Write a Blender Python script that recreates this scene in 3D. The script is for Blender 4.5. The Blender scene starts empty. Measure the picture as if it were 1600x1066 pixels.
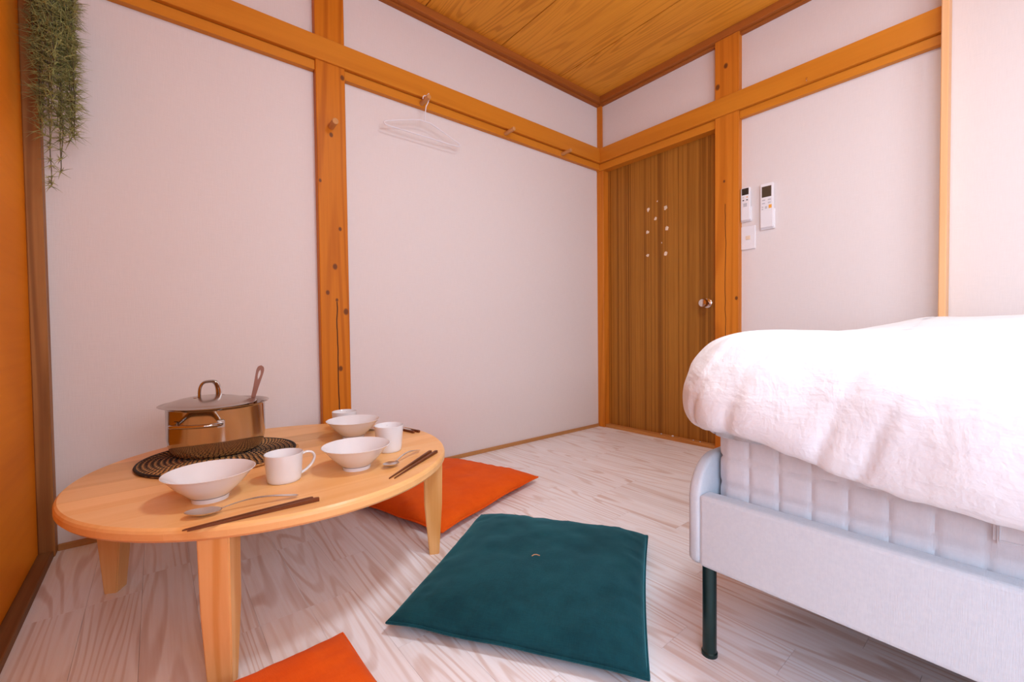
import bpy, bmesh, math, random
from mathutils import Vector, Matrix, noise
random.seed(7)
scene = bpy.context.scene
COL = scene.collection
PI = math.pi

# ------------------------------------------------------------------ camera
F_PX = 676.0
YAW, PITCH, ROLL = math.radians(39.503), math.radians(1.346), math.radians(-0.628)
CAM = Vector((-2.3855, -1.9324, 0.6686))
fw = Vector((math.sin(YAW)*math.cos(PITCH), math.cos(YAW)*math.cos(PITCH), -math.sin(PITCH)))
rt0 = Vector((math.cos(YAW), -math.sin(YAW), 0))
up0 = rt0.cross(fw)
rt = rt0*math.cos(ROLL) + up0*math.sin(ROLL)
up = -rt0*math.sin(ROLL) + up0*math.cos(ROLL)
cd = bpy.data.cameras.new('camera')
cd.sensor_fit = 'HORIZONTAL'; cd.sensor_width = 36.0
cd.lens = F_PX/1600.0*36.0
cd.clip_start = 0.02
cam = bpy.data.objects.new('camera', cd); COL.objects.link(cam)
m = Matrix((rt, up, -fw)).transposed().to_4x4(); m.translation = CAM
cam.matrix_world = m
scene.camera = cam

# ------------------------------------------------------------------ light, world, exposure
w = bpy.data.worlds.new('world'); scene.world = w; w.use_nodes = True
w.node_tree.nodes['Background'].inputs[0].default_value = (0.80, 0.84, 1.0, 1)
w.node_tree.nodes['Background'].inputs[1].default_value = 2.0

WIN_Y0, WIN_Y1, WIN_Z0, WIN_Z1, REAR_Y, XL = -3.50, -2.10, 0.55, 1.95, -3.64, -2.67
wl = bpy.data.lights.new('window_daylight', 'AREA')
wl.shape = 'RECTANGLE'; wl.size = WIN_Z1-WIN_Z0; wl.size_y = WIN_Y1-WIN_Y0
wl.energy = 31; wl.color = (0.58, 0.765, 1.0)
wo = bpy.data.objects.new('window_daylight', wl); COL.objects.link(wo)
wo.location = (XL-0.14, (WIN_Y0+WIN_Y1)/2, (WIN_Z0+WIN_Z1)/2)
wo.rotation_euler = (0, math.radians(-90), 0)       # shines towards +X through the window
# made-up second window in the unseen rear wall, added for flat cool fill
RW_X0, RW_X1, RW_Z0, RW_Z1 = -2.45, -1.00, 0.95, 1.95
rl = bpy.data.lights.new('rear_fill_light', 'AREA')  # added fill light that brightens the back wall from the front
rl.shape = 'RECTANGLE'; rl.size = RW_X1-RW_X0; rl.size_y = RW_Z1-RW_Z0
rl.energy = 28; rl.color = (0.74, 0.85, 1.0)
ro = bpy.data.objects.new('rear_fill_light', rl); COL.objects.link(ro)
ro.location = ((RW_X0+RW_X1)/2, REAR_Y-0.16, (RW_Z0+RW_Z1)/2)
ro.rotation_euler = (math.radians(90), 0, 0)       # shines towards +Y
LAMP_POS = (-1.48, -1.72, 2.23)
LAMP_STRENGTH = 52.0
LAMP_COLOR = (0.74, 0.89, 1.0)

vs = scene.view_settings
vs.view_transform = 'Standard'
try: vs.look = 'None'
except Exception: pass
vs.gamma = 1.0; vs.use_curve_mapping = False
vs.exposure = 0.20

# ------------------------------------------------------------------ helpers
def link(o, parent=None):
    COL.objects.link(o)
    if parent is not None: o.parent = parent
    return o

def mesh_obj(name, verts, faces, mat=None, parent=None, smooth=False, auto=None):
    me = bpy.data.meshes.new(name)
    me.from_pydata([tuple(v) for v in verts], [], faces)
    me.update()
    if mat: me.materials.append(mat)
    if smooth:
        for p in me.polygons: p.use_smooth = True
        if auto: 
            try: me.set_sharp_from_angle(angle=math.radians(auto))
            except Exception: pass
    return link(bpy.data.objects.new(name, me), parent)

def bm_obj(name, bm, mat=None, parent=None, smooth=False, auto=35):
    bmesh.ops.recalc_face_normals(bm, faces=bm.faces)
    me = bpy.data.meshes.new(name); bm.to_mesh(me); bm.free()
    if mat: me.materials.append(mat)
    if smooth:
        for p in me.polygons: p.use_smooth = True
        try: me.set_sharp_from_angle(angle=math.radians(auto))
        except Exception: pass
    return link(bpy.data.objects.new(name, me), parent)

def add_box(bm, lo, hi):
    x0, y0, z0 = lo; x1, y1, z1 = hi
    vs_ = [bm.verts.new(p) for p in ((x0,y0,z0),(x1,y0,z0),(x1,y1,z0),(x0,y1,z0),(x0,y0,z1),(x1,y0,z1),(x1,y1,z1),(x0,y1,z1))]
    for f in ((3,2,1,0),(4,5,6,7),(0,1,5,4),(1,2,6,5),(2,3,7,6),(3,0,4,7)):
        bm.faces.new([vs_[i] for i in f])

def box(name, lo, hi, mat, parent=None, bevel=0.0, seg=1):
    bm = bmesh.new()
    lo2 = [min(a,b) for a,b in zip(lo,hi)]; hi2 = [max(a,b) for a,b in zip(lo,hi)]
    add_box(bm, lo2, hi2)
    if bevel > 0:
        bmesh.ops.bevel(bm, geom=list(bm.edges), offset=bevel, segments=seg, profile=0.5, affect='EDGES')
    return bm_obj(name, bm, mat, parent)

def lathe(name, prof, n, mat, parent=None, closed=False, smooth=True, auto=40):
    vs_, fs = [], []
    m_ = len(prof)
    for r, z in prof:
        for k in range(n):
            a = 2*PI*k/n
            vs_.append((r*math.cos(a), r*math.sin(a), z))
    for i in range(m_-1 if not closed else m_):
        j = (i+1) % m_
        for k in range(n):
            k2 = (k+1) % n
            fs.append((i*n+k, i*n+k2, j*n+k2, j*n+k))
    bm = bmesh.new()
    bv = [bm.verts.new(v) for v in vs_]
    for f in fs: bm.faces.new([bv[i] for i in f])
    if not closed:
        for idx in (0, m_-1):
            if prof[idx][0] > 1e-6:
                bm.faces.new([bv[idx*n+k] for k in range(n)])
    bmesh.ops.remove_doubles(bm, verts=bm.verts, dist=1e-6)
    return bm_obj(name, bm, mat, parent, smooth, auto)

def tube_into(bm, pts, rad, n=8, flat=1.0, closed=False):
    pts = [Vector(p) for p in pts]
    N = len(pts); rings = []
    prev = None
    for i, p in enumerate(pts):
        if closed: t = pts[(i+1) % N]-pts[i-1]
        else: t = pts[min(i+1, N-1)]-pts[max(i-1, 0)]
        t.normalize()
        if prev is None:
            a = Vector((0,0,1)) if abs(t.z) < 0.9 else Vector((1,0,0))
            u = t.cross(a).normalized()
        else:
            u = (prev - t*prev.dot(t)).normalized()
        prev = u
        v = t.cross(u)
        r = rad[i] if isinstance(rad, (list, tuple)) else rad
        rings.append([bm.verts.new(p + u*(r*math.cos(2*PI*k/n)) + v*(r*flat*math.sin(2*PI*k/n))) for k in range(n)])
    for i in range(N if closed else N-1):
        A, B = rings[i], rings[(i+1) % N]
        for k in range(n):
            bm.faces.new((A[k], A[(k+1)%n], B[(k+1)%n], B[k]))
    if not closed:
        bm.faces.new(rings[0][::-1]); bm.faces.new(rings[-1])

def tube(name, pts, rad, mat, parent=None, n=8, flat=1.0, closed=False):
    bm = bmesh.new(); tube_into(bm, pts, rad, n, flat, closed)
    return bm_obj(name, bm, mat, parent, True, 50)

def smooth_curve(pts, sub=6):
    pts = [Vector(p) for p in pts]; out = []
    for i in range(len(pts)-1):
        p0 = pts[max(i-1,0)]; p1 = pts[i]; p2 = pts[i+1]; p3 = pts[min(i+2,len(pts)-1)]
        for k in range(sub):
            t = k/sub
            out.append(0.5*((2*p1)+(p2-p0)*t+(2*p0-5*p1+4*p2-p3)*t*t+(3*p1-p0-3*p2+p3)*t**3))
    out.append(pts[-1]); return out

def thing(name, label, cat, loc=(0,0,0), rotz=0.0, group=None):
    o = bpy.data.objects.new(name, None); o.empty_display_size = 0.05
    o.location = loc; o.rotation_euler = (0,0,rotz)
    COL.objects.link(o)
    o['label'] = label; o['category'] = cat
    if group: o['group'] = group
    return o
def tag(o, label, cat, group=None):
    o['label'] = label; o['category'] = cat
    if group: o['group'] = group
    return o
def struct(o):
    o['kind'] = 'structure'; return o

# ------------------------------------------------------------------ materials
def new_mat(name):
    m = bpy.data.materials.new(name); m.use_nodes = True
    nt = m.node_tree
    return m, nt, nt.nodes['Principled BSDF']
def N(nt, t, **kw):
    n = nt.nodes.new(t)
    for k, v in kw.items(): setattr(n, k, v)
    return n
def math_n(nt, op, a, b=None, c=None):
    n = N(nt, 'ShaderNodeMath', operation=op)
    for i, x in enumerate((a, b, c)):
        if x is None: continue
        if isinstance(x, (int, float)): n.inputs[i].default_value = x
        else: nt.links.new(x, n.inputs[i])
    return n.outputs[0]
def mixc(nt, fac, a, b, blend='MIX'):
    n = N(nt, 'ShaderNodeMix', data_type='RGBA', blend_type=blend)
    if isinstance(fac, (int, float)): n.inputs[0].default_value = fac
    else: nt.links.new(fac, n.inputs[0])
    for i, x in ((6, a), (7, b)):
        if isinstance(x, tuple): n.inputs[i].default_value = (*x[:3], 1)
        else: nt.links.new(x, n.inputs[i])
    return n.outputs[2]
def ramp(nt, fac, p0, p1):
    n = N(nt, 'ShaderNodeMapRange', interpolation_type='SMOOTHSTEP')
    nt.links.new(fac, n.inputs[0]); n.inputs[1].default_value = p0; n.inputs[2].default_value = p1
    return n.outputs[0]

def plain(name, col, rough=0.5, metal=0.0, bump=0.0, bscale=200, coat=0.0, sheen=0.0, var=0.0, vscale=30):
    m, nt, b = new_mat(name)
    b.inputs['Base Color'].default_value = (*col, 1)
    b.inputs['Roughness'].default_value = rough; b.inputs['Metallic'].default_value = metal
    if coat: b.inputs['Coat Weight'].default_value = coat; b.inputs['Coat Roughness'].default_value = 0.1
    if sheen: b.inputs['Sheen Weight'].default_value = sheen; b.inputs['Sheen Roughness'].default_value = 0.4
    tc = N(nt, 'ShaderNodeTexCoord')
    if var:
        nz = N(nt, 'ShaderNodeTexNoise'); nz.inputs['Scale'].default_value = vscale; nz.inputs['Detail'].default_value = 5
        nt.links.new(tc.outputs['Object'], nz.inputs['Vector'])
        c = mixc(nt, ramp(nt, nz.outputs[0], 0.3, 0.7), tuple(x*(1-var) for x in col), tuple(min(1, x*(1+var)) for x in col))
        nt.links.new(c, b.inputs['Base Color'])
    if bump:
        nz = N(nt, 'ShaderNodeTexNoise'); nz.inputs['Scale'].default_value = bscale; nz.inputs['Detail'].default_value = 3
        nt.links.new(tc.outputs['Object'], nz.inputs['Vector'])
        bp = N(nt, 'ShaderNodeBump'); bp.inputs['Strength'].default_value = bump; bp.inputs['Distance'].default_value = 0.002
        nt.links.new(nz.outputs[0], bp.inputs['Height']); nt.links.new(bp.outputs[0], b.inputs['Normal'])
    return m

def wood(name, light, dark, *args, spec=0.16, **kw):
    m = wood_(name, light, dark, *args, **kw)
    m.node_tree.nodes['Principled BSDF'].inputs['Specular IOR Level'].default_value = spec
    return m
def wood_(name, light, dark, axis='Z', across=6.0, along=0.7, rings=9.0, fine=90.0, line=(0.35, 1.0), strength=0.6,
         rough=0.45, var=0.0, rnd=True, knots=None, crack=None, bump=0.15, coat=0.0, perturb=0.25):
    """wood whose grain lines are contour loops of a stretched noise field"""
    m, nt, b = new_mat(name)
    tc = N(nt, 'ShaderNodeTexCoord')
    vec = tc.outputs['Object']
    oi = N(nt, 'ShaderNodeObjectInfo')
    if rnd:
        off = N(nt, 'ShaderNodeVectorMath', operation='SCALE'); off.inputs[0].default_value = (37.0, 53.0, 71.0)
        nt.links.new(oi.outputs['Random'], off.inputs[3])
        ad = N(nt, 'ShaderNodeVectorMath', operation='ADD')
        nt.links.new(vec, ad.inputs[0]); nt.links.new(off.outputs[0], ad.inputs[1]); v2 = ad.outputs[0]
    else: v2 = vec
    def scaled(ac, al):
        mp = N(nt, 'ShaderNodeMapping', vector_type='POINT')
        s = [ac, ac, ac]; s['XYZ'.index(axis)] = al
        mp.inputs['Scale'].default_value = s
        nt.links.new(v2, mp.inputs['Vector']); return mp.outputs[0]
    n1 = N(nt, 'ShaderNodeTexNoise'); n1.inputs['Scale'].default_value = 1.0; n1.inputs['Detail'].default_value = 1.5
    n1.inputs['Roughness'].default_value = perturb
    nt.links.new(scaled(across, along), n1.inputs['Vector'])
    ph = math_n(nt, 'MULTIPLY', n1.outputs[0], rings*2*PI)
    s = math_n(nt, 'SINE', ph)
    s01 = math_n(nt, 'MULTIPLY_ADD', s, 0.5, 0.5)
    s01 = ramp(nt, s01, line[0], line[1])
    n2 = N(nt, 'ShaderNodeTexNoise'); n2.inputs['Scale'].default_value = 1.0; n2.inputs['Detail'].default_value = 4
    nt.links.new(scaled(fine, fine*0.03), n2.inputs['Vector'])
    fibre = ramp(nt, n2.outputs[0], 0.3, 0.75)
    n3 = N(nt, 'ShaderNodeTexNoise'); n3.inputs['Scale'].default_value = 1.0; n3.inputs['Detail'].default_value = 2
    nt.links.new(scaled(across*0.6, along*1.5), n3.inputs['Vector'])
    g = math_n(nt, 'MULTIPLY', s01, math_n(nt, 'MULTIPLY_ADD', ramp(nt, n3.outputs[0], 0.3, 0.7), 0.7, 0.3))
    fac = math_n(nt, 'MULTIPLY_ADD', g, strength, math_n(nt, 'MULTIPLY', fibre, 0.28*strength+0.06))
    fac = math_n(nt, 'MINIMUM', fac, 1.0)
    col = mixc(nt, fac, light, dark)
    if var:
        f = math_n(nt, 'MULTIPLY_ADD', oi.outputs['Random'], 2*var, 1-var)
        cb = N(nt, 'ShaderNodeCombineColor')
        for i in range(3): nt.links.new(f, cb.inputs[i])
        col = mixc(nt, 1.0, col, cb.outputs[0], 'MULTIPLY')
    sep = N(nt, 'ShaderNodeSeparateXYZ'); nt.links.new(vec, sep.inputs[0])
    if knots:
        acc = None
        for (a, bz, r) in knots[1]:
            da = math_n(nt, 'SUBTRACT', sep.outputs[knots[0]], a)
            dz = math_n(nt, 'MULTIPLY', math_n(nt, 'SUBTRACT', sep.outputs[2], bz), 0.75)
            d = math_n(nt, 'SQRT', math_n(nt, 'ADD', math_n(nt, 'MULTIPLY', da, da), math_n(nt, 'MULTIPLY', dz, dz)))
            k = ramp(nt, d, r*1.25, r*0.6)
            acc = k if acc is None else math_n(nt, 'MAXIMUM', acc, k)
        col = mixc(nt, math_n(nt, 'MULTIPLY', acc, 0.85), col, (0.11, 0.035, 0.016))
    if crack:
        ax, a0, z0, z1, wd = crack
        wob = N(nt, 'ShaderNodeTexNoise'); wob.noise_dimensions = '1D'; wob.inputs['Scale'].default_value = 5.0
        nt.links.new(sep.outputs[2], wob.inputs['W'])
        a = math_n(nt, 'SUBTRACT', sep.outputs[ax], math_n(nt, 'MULTIPLY_ADD', wob.outputs[0], 0.016, a0-0.008))
        inside = math_n(nt, 'LESS_THAN', math_n(nt, 'ABSOLUTE', a), wd)
        inside = math_n(nt, 'MULTIPLY', inside, math_n(nt, 'LESS_THAN', sep.outputs[2], z1))
        inside = math_n(nt, 'MULTIPLY', inside, math_n(nt, 'GREATER_THAN', sep.outputs[2], z0))
        col = mixc(nt, inside, col, (0.05, 0.015, 0.008))
    nt.links.new(col, b.inputs['Base Color'])
    b.inputs['Roughness'].default_value = rough
    if coat: b.inputs['Coat Weight'].default_value = coat; b.inputs['Coat Roughness'].default_value = 0.25
    if bump:
        bp = N(nt, 'ShaderNodeBump'); bp.inputs['Strength'].default_value = bump; bp.inputs['Distance'].default_value = 0.001
        bp.invert = True
        nt.links.new(fac, bp.inputs['Height']); nt.links.new(bp.outputs[0], b.inputs['Normal'])
    return m

def wallpaper(name, col):
    m, nt, b = new_mat(name)
    tc = N(nt, 'ShaderNodeTexCoord')
    acc = None
    for sc in ((25, 25, 600), (500, 500, 20)):
        mp = N(nt, 'ShaderNodeMapping'); mp.inputs['Scale'].default_value = sc
        nt.links.new(tc.outputs['Object'], mp.inputs['Vector'])
        nz = N(nt, 'ShaderNodeTexNoise'); nz.inputs['Scale'].default_value = 1; nz.inputs['Detail'].default_value = 2
        nt.links.new(mp.outputs[0], nz.inputs['Vector'])
        acc = nz.outputs[0] if acc is None else math_n(nt, 'ADD', acc, nz.outputs[0])
    f = ramp(nt, acc, 0.6, 1.4)
    nt.links.new(mixc(nt, f, tuple(x*0.955 for x in col), col), b.inputs['Base Color'])
    b.inputs['Roughness'].default_value = 0.85; b.inputs['Specular IOR Level'].default_value = 0.2
    bp = N(nt, 'ShaderNodeBump'); bp.inputs['Strength'].default_value = 0.25; bp.inputs['Distance'].default_value = 0.001
    nt.links.new(acc, bp.inputs['Height']); nt.links.new(bp.outputs[0], b.inputs['Normal'])
    return m

def fabric(name, col, col2, scale=700, rough=0.9, sheen=0.3, blotch=8, bump=0.3):
    m, nt, b = new_mat(name)
    tc = N(nt, 'ShaderNodeTexCoord')
    n1 = N(nt, 'ShaderNodeTexNoise'); n1.inputs['Scale'].default_value = blotch; n1.inputs['Detail'].default_value = 6; n1.inputs['Roughness'].default_value = 0.65
    nt.links.new(tc.outputs['Object'], n1.inputs['Vector'])
    acc = None
    for sc in ((scale, scale*0.06, scale*0.06), (scale*0.06, scale, scale*0.06)):
        mp = N(nt, 'ShaderNodeMapping'); mp.inputs['Scale'].default_value = sc
        nt.links.new(tc.outputs['Object'], mp.inputs['Vector'])
        nz = N(nt, 'ShaderNodeTexNoise'); nz.inputs['Scale'].default_value = 1; nz.inputs['Detail'].default_value = 1
        nt.links.new(mp.outputs[0], nz.inputs['Vector'])
        acc = nz.outputs[0] if acc is None else math_n(nt, 'ADD', acc, nz.outputs[0])
    f = math_n(nt, 'MULTIPLY_ADD', ramp(nt, acc, 0.7, 1.3), 0.35, math_n(nt, 'MULTIPLY', ramp(nt, n1.outputs[0], 0.3, 0.7), 0.65))
    nt.links.new(mixc(nt, f, col, col2), b.inputs['Base Color'])
    b.inputs['Roughness'].default_value = rough; b.inputs['Specular IOR Level'].default_value = 0.15
    b.inputs['Sheen Weight'].default_value = sheen; b.inputs['Sheen Roughness'].default_value = 0.45
    bp = N(nt, 'ShaderNodeBump'); bp.inputs['Strength'].default_value = bump; bp.inputs['Distance'].default_value = 0.001
    nt.links.new(acc, bp.inputs['Height']); nt.links.new(bp.outputs[0], b.inputs['Normal'])
    return m

M = {}
WALL = (0.80, 0.715, 0.695)
M['wall'] = wallpaper('wallpaper', WALL)
M['ply'] = wood('plywood_veneer', (0.80, 0.245, 0.012), (0.62, 0.16, 0.007), 'Y', 1.6, 0.5, 6, 60, (0.2, 1.0), 0.45, 0.6, rnd=False, bump=0.05, spec=0.06)
M['column'] = wood('aged_column_wood', (0.40, 0.17, 0.05), (0.20, 0.07, 0.02), 'Z', 9, 0.5, 9, 110, (0.3, 1.0), 0.6, 0.5)
POST_L, POST_D = (0.63, 0.195, 0.012), (0.42, 0.10, 0.006)
M['postA'] = wood('post_wood', POST_L, POST_D, 'Z', 7, 0.35, 8, 120, (0.45, 1.0), 0.6, 0.45, rnd=False,
    knots=(0, [(-1.744,1.755,.009),(-1.795,1.501,.008),(-1.766,1.111,.007),(-1.79,.949,.010),(-1.822,.838,.008),(-1.748,.759,.011),(-1.775,.515,.009),(-1.843,1.301,.006),(-1.785,.808,.006)]),
    crack=(0, -1.785, 0.0, 0.80, 0.0022))
M['postB'] = wood('door_post_wood', (0.66, 0.21, 0.020), (0.45, 0.115, 0.008), 'Z', 7, 0.35, 8, 120, (0.45, 1.0), 0.5, 0.45, rnd=False,
    knots=(1, [(-.876,2.051,.011),(-.833,1.957,.012),(-.931,.827,.008),(-.868,1.45,.006)]),
    crack=(1, -0.874, 0.0, 1.33, 0.0016))
NG_L, NG_D = (0.66, 0.235, 0.022), (0.53, 0.16, 0.012)
M['nageshiA'] = wood('rail_wood_back', NG_L, NG_D, 'X', 7, 0.5, 5, 120, (0.3, 1.0), 0.4, 0.4, bump=0.05)
M['nageshiB'] = wood('rail_wood_right', NG_L, NG_D, 'Y', 7, 0.5, 5, 120, (0.3, 1.0), 0.4, 0.4, bump=0.05)
M['moldA'] = wood('cornice_wood_back', (0.42, 0.13, 0.025), (0.30, 0.08, 0.012), 'X', 7, 0.5, 5, 120, (0.3, 1.0), 0.4, 0.5)
M['moldB'] = wood('cornice_wood_right', (0.42, 0.13, 0.025), (0.30, 0.08, 0.012), 'Y', 7, 0.5, 5, 120, (0.3, 1.0), 0.4, 0.5)
M['stile'] = wood('stile_wood', (0.86, 0.50, 0.25), (0.74, 0.36, 0.13), 'Z', 9, 0.5, 5, 120, (0.3, 1.0), 0.4, 0.4)
M['ceil'] = wood('ceiling_cedar', (0.86, 0.37, 0.040), (0.48, 0.15, 0.012), 'Y', 7.0, 0.55, 20, 140, (0.5, 1.0), 0.50, 0.5, var=0.05, perturb=0.38)
M['floor'] = wood('bleached_floor_wood', (0.96, 0.955, 1.0), (0.50, 0.26, 0.15), 'Y', 9.0, 0.72, 17, 120, (0.58, 1.0), 0.44, 0.34, var=0.03, perturb=0.3, bump=0.03, spec=0.5)
M['slab'] = plain('subfloor', (0.25, 0.15, 0.10), 0.8, var=0.1)
M['dark'] = plain('dark_gap', (0.10, 0.045, 0.015), 0.9, var=0.1)
M['base'] = wood('baseboard_wood', (0.55, 0.27, 0.10), (0.36, 0.14, 0.04), 'X', 9, 0.6, 5, 120, (0.3, 1.0), 0.5, 0.5)
M['sill'] = wood('old_sill_wood', (0.26, 0.115, 0.04), (0.12, 0.045, 0.014), 'Y', 12, 0.6, 8, 140, (0.3, 1.0), 0.7, 0.55)
M['sillB'] = wood('door_sill_wood', (0.58, 0.25, 0.07), (0.40, 0.14, 0.03), 'Y', 12, 0.6, 6, 140, (0.3, 1.0), 0.5, 0.5)
M['door'] = wood('striped_door_veneer', (0.42, 0.165, 0.023), (0.19, 0.06, 0.007), 'Z', 30, 0.008, 4.2, 130, (0.25, 1.0), 0.72, 0.38, rnd=False, bump=0.03)
M['table'] = wood('pale_table_wood', (0.88, 0.50, 0.205), (0.74, 0.335, 0.085), 'X', 7, 0.8, 5, 110, (0.35, 1.0), 0.42, 0.35, var=0.17, bump=0.03, coat=0.15)
M['leg'] = wood('table_leg_wood', (0.86, 0.48, 0.19), (0.70, 0.29, 0.055), 'Z', 14, 0.9, 4, 140, (0.4, 1.0), 0.55, 0.38, var=0.06, bump=0.03)
M['peg'] = wood('peg_wood', (0.62, 0.30, 0.11), (0.48, 0.20, 0.06), 'Y', 40, 8, 4, 200, (0.3, 1.0), 0.4, 0.5)
M['china'] = plain('white_glazed_china', (0.80, 0.79, 0.82), 0.12, coat=0.3, var=0.01)
M['steel'] = plain('polished_steel', (0.50, 0.455, 0.43), 0.12, 1.0, var=0.03, vscale=12)
M['steel2'] = plain('satin_steel', (0.50, 0.43, 0.38), 0.25, 1.0, var=0.03, vscale=12)
M['cutlery'] = plain('cutlery_steel', (0.70, 0.66, 0.62), 0.24, 1.0, var=0.02)
M['ladle'] = plain('ladle_steel_orange_reflection', (0.24, 0.062, 0.020), 0.45, 0.0, var=0.06)  # orange reflection on a steel handle, painted in as matte brown
M['chop'] = wood('chopstick_wood', (0.20, 0.062, 0.022), (0.10, 0.027, 0.010), 'X', 120, 6, 3, 300, (0.3, 1.0), 0.6, 0.4, bump=0.02)
M['straw'] = plain('straw_coil', (0.52, 0.26, 0.085), 0.85, bump=0.4, bscale=500, var=0.25, vscale=120)
M['black'] = plain('black_cord', (0.018, 0.013, 0.012), 0.8, bump=0.3, bscale=600, var=0.3)
M['teal'] = fabric('teal_corduroy', (0.003, 0.030, 0.042), (0.007, 0.064, 0.082), 900, sheen=0.45, blotch=11)
M['teal'].node_tree.nodes['Principled BSDF'].inputs['Sheen Tint'].default_value = (0.15, 0.62, 0.75, 1)
M['orange'] = fabric('orange_corduroy', (0.76, 0.090, 0.003), (0.86, 0.125, 0.006), 900, sheen=0.04, blotch=11)
M['bedfab'] = fabric('pale_grey_upholstery', (0.62, 0.685, 0.755), (0.68, 0.74, 0.80), 900, sheen=0.1, blotch=150)
M['mattress'] = fabric('white_mattress_ticking', (0.73, 0.755, 0.80), (0.78, 0.80, 0.84), 900, sheen=0.1, blotch=120)
M['green_metal'] = plain('dark_green_steel', (0.018, 0.045, 0.045), 0.3, 0.6, var=0.05)
M['knob'] = plain('chrome_knob', (0.72, 0.66, 0.62), 0.16, 1.0, var=0.03)
M['plastic'] = plain('white_plastic', (0.84, 0.81, 0.84), 0.4, var=0.01)
M['plastic2'] = plain('grey_button_plastic', (0.55, 0.53, 0.56), 0.5, var=0.02)
M['screen'] = plain('dark_lcd', (0.035, 0.025, 0.02), 0.2, var=0.1)
M['screen2'] = plain('olive_lcd', (0.075, 0.055, 0.035), 0.25, var=0.1)
M['obutton'] = plain('orange_button', (0.90, 0.42, 0.06), 0.4, var=0.02)
M['paper'] = plain('torn_paper_residue', (0.80, 0.62, 0.46), 0.9, var=0.08)
M['wire'] = plain('white_coated_wire', (0.84, 0.80, 0.84), 0.35, var=0.01)
M['hinge'] = plain('dark_hinge_metal', (0.03, 0.02, 0.018), 0.4, 0.7, var=0.1)
M['thread'] = plain('tan_thread', (0.60, 0.32, 0.17), 0.8, var=0.1)
M['leaf'] = plain('grey_green_leaf', (0.34, 0.33, 0.11), 0.6, var=0.40, vscale=60)
M['stem'] = plain('plant_stem', (0.12, 0.10, 0.045), 0.7, var=0.2)
M['frame'] = plain('window_frame_aluminium', (0.55, 0.53, 0.52), 0.4, 0.6, var=0.02)
M['lampbody'] = plain('lamp_base_plastic', (0.82, 0.80, 0.78), 0.5, var=0.01)

def duvet_mat():
    m, nt, b = new_mat('white_crinkled_cotton')
    tc = N(nt, 'ShaderNodeTexCoord')
    n0 = N(nt, 'ShaderNodeTexNoise'); n0.inputs['Scale'].default_value = 9; n0.inputs['Detail'].default_value = 3
    nt.links.new(tc.outputs['Object'], n0.inputs['Vector'])
    mp = N(nt, 'ShaderNodeVectorMath', operation='MULTIPLY_ADD')
    nt.links.new(n0.outputs[1], mp.inputs[0]); mp.inputs[1].default_value = (0.05,)*3
    nt.links.new(tc.outputs['Object'], mp.inputs[2])
    acc = None
    for sc, wgt in (((14, 14, 75), 1.0), ((60, 60, 16), 0.8), ((150, 150, 150), 0.5), ((20, 20, 20), 1.6)):
        ms = N(nt, 'ShaderNodeMapping'); ms.inputs['Scale'].default_value = sc
        nt.links.new(mp.outputs[0], ms.inputs['Vector'])
        n1 = N(nt, 'ShaderNodeTexNoise'); n1.inputs['Scale'].default_value = 1; n1.inputs['Detail'].default_value = 2
        nt.links.new(ms.outputs[0], n1.inputs['Vector'])
        t_ = math_n(nt, 'MULTIPLY', n1.outputs[0], wgt)
        acc = t_ if acc is None else math_n(nt, 'ADD', acc, t_)
    bp = N(nt, 'ShaderNodeBump'); bp.inputs['Strength'].default_value = 0.32; bp.inputs['Distance'].default_value = 0.006
    nt.links.new(acc, bp.inputs['Height']); nt.links.new(bp.outputs[0], b.inputs['Normal'])
    f = ramp(nt, n1.outputs[0], 0.3, 0.7)
    nt.links.new(mixc(nt, f, (0.82, 0.83, 0.87), (0.85, 0.86, 0.89)), b.inputs['Base Color'])
    b.inputs['Roughness'].default_value = 0.9; b.inputs['Sheen Weight'].default_value = 0.15
    return m
M['duvet'] = duvet_mat()
def emit_mat():
    m, nt, b = new_mat('lamp_diffuser')
    b.inputs['Base Color'].default_value = (0.9, 0.88, 0.85, 1)
    b.inputs['Emission Color'].default_value = (*LAMP_COLOR, 1)
    b.inputs['Emission Strength'].default_value = LAMP_STRENGTH
    return m
M['lamp'] = emit_mat()
def pane_mat():
    m, nt, b = new_mat('window_glass')
    tr = N(nt, 'ShaderNodeBsdfTransparent'); gl = N(nt, 'ShaderNodeBsdfGlossy'); gl.inputs['Roughness'].default_value = 0.02
    mx = N(nt, 'ShaderNodeMixShader'); mx.inputs[0].default_value = 0.06
    nt.links.new(tr.outputs[0], mx.inputs[1]); nt.links.new(gl.outputs[0], mx.inputs[2])
    nt.links.new(mx.outputs[0], nt.nodes['Material Output'].inputs[0])
    return m
M['pane'] = pane_mat()

# ------------------------------------------------------------------ room shell
ZC = 2.235            # ceiling
floor = struct(box('floor', (XL-0.1, REAR_Y-0.1, -0.06), (0.14, 0.1, -0.012), M['slab']))
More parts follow.
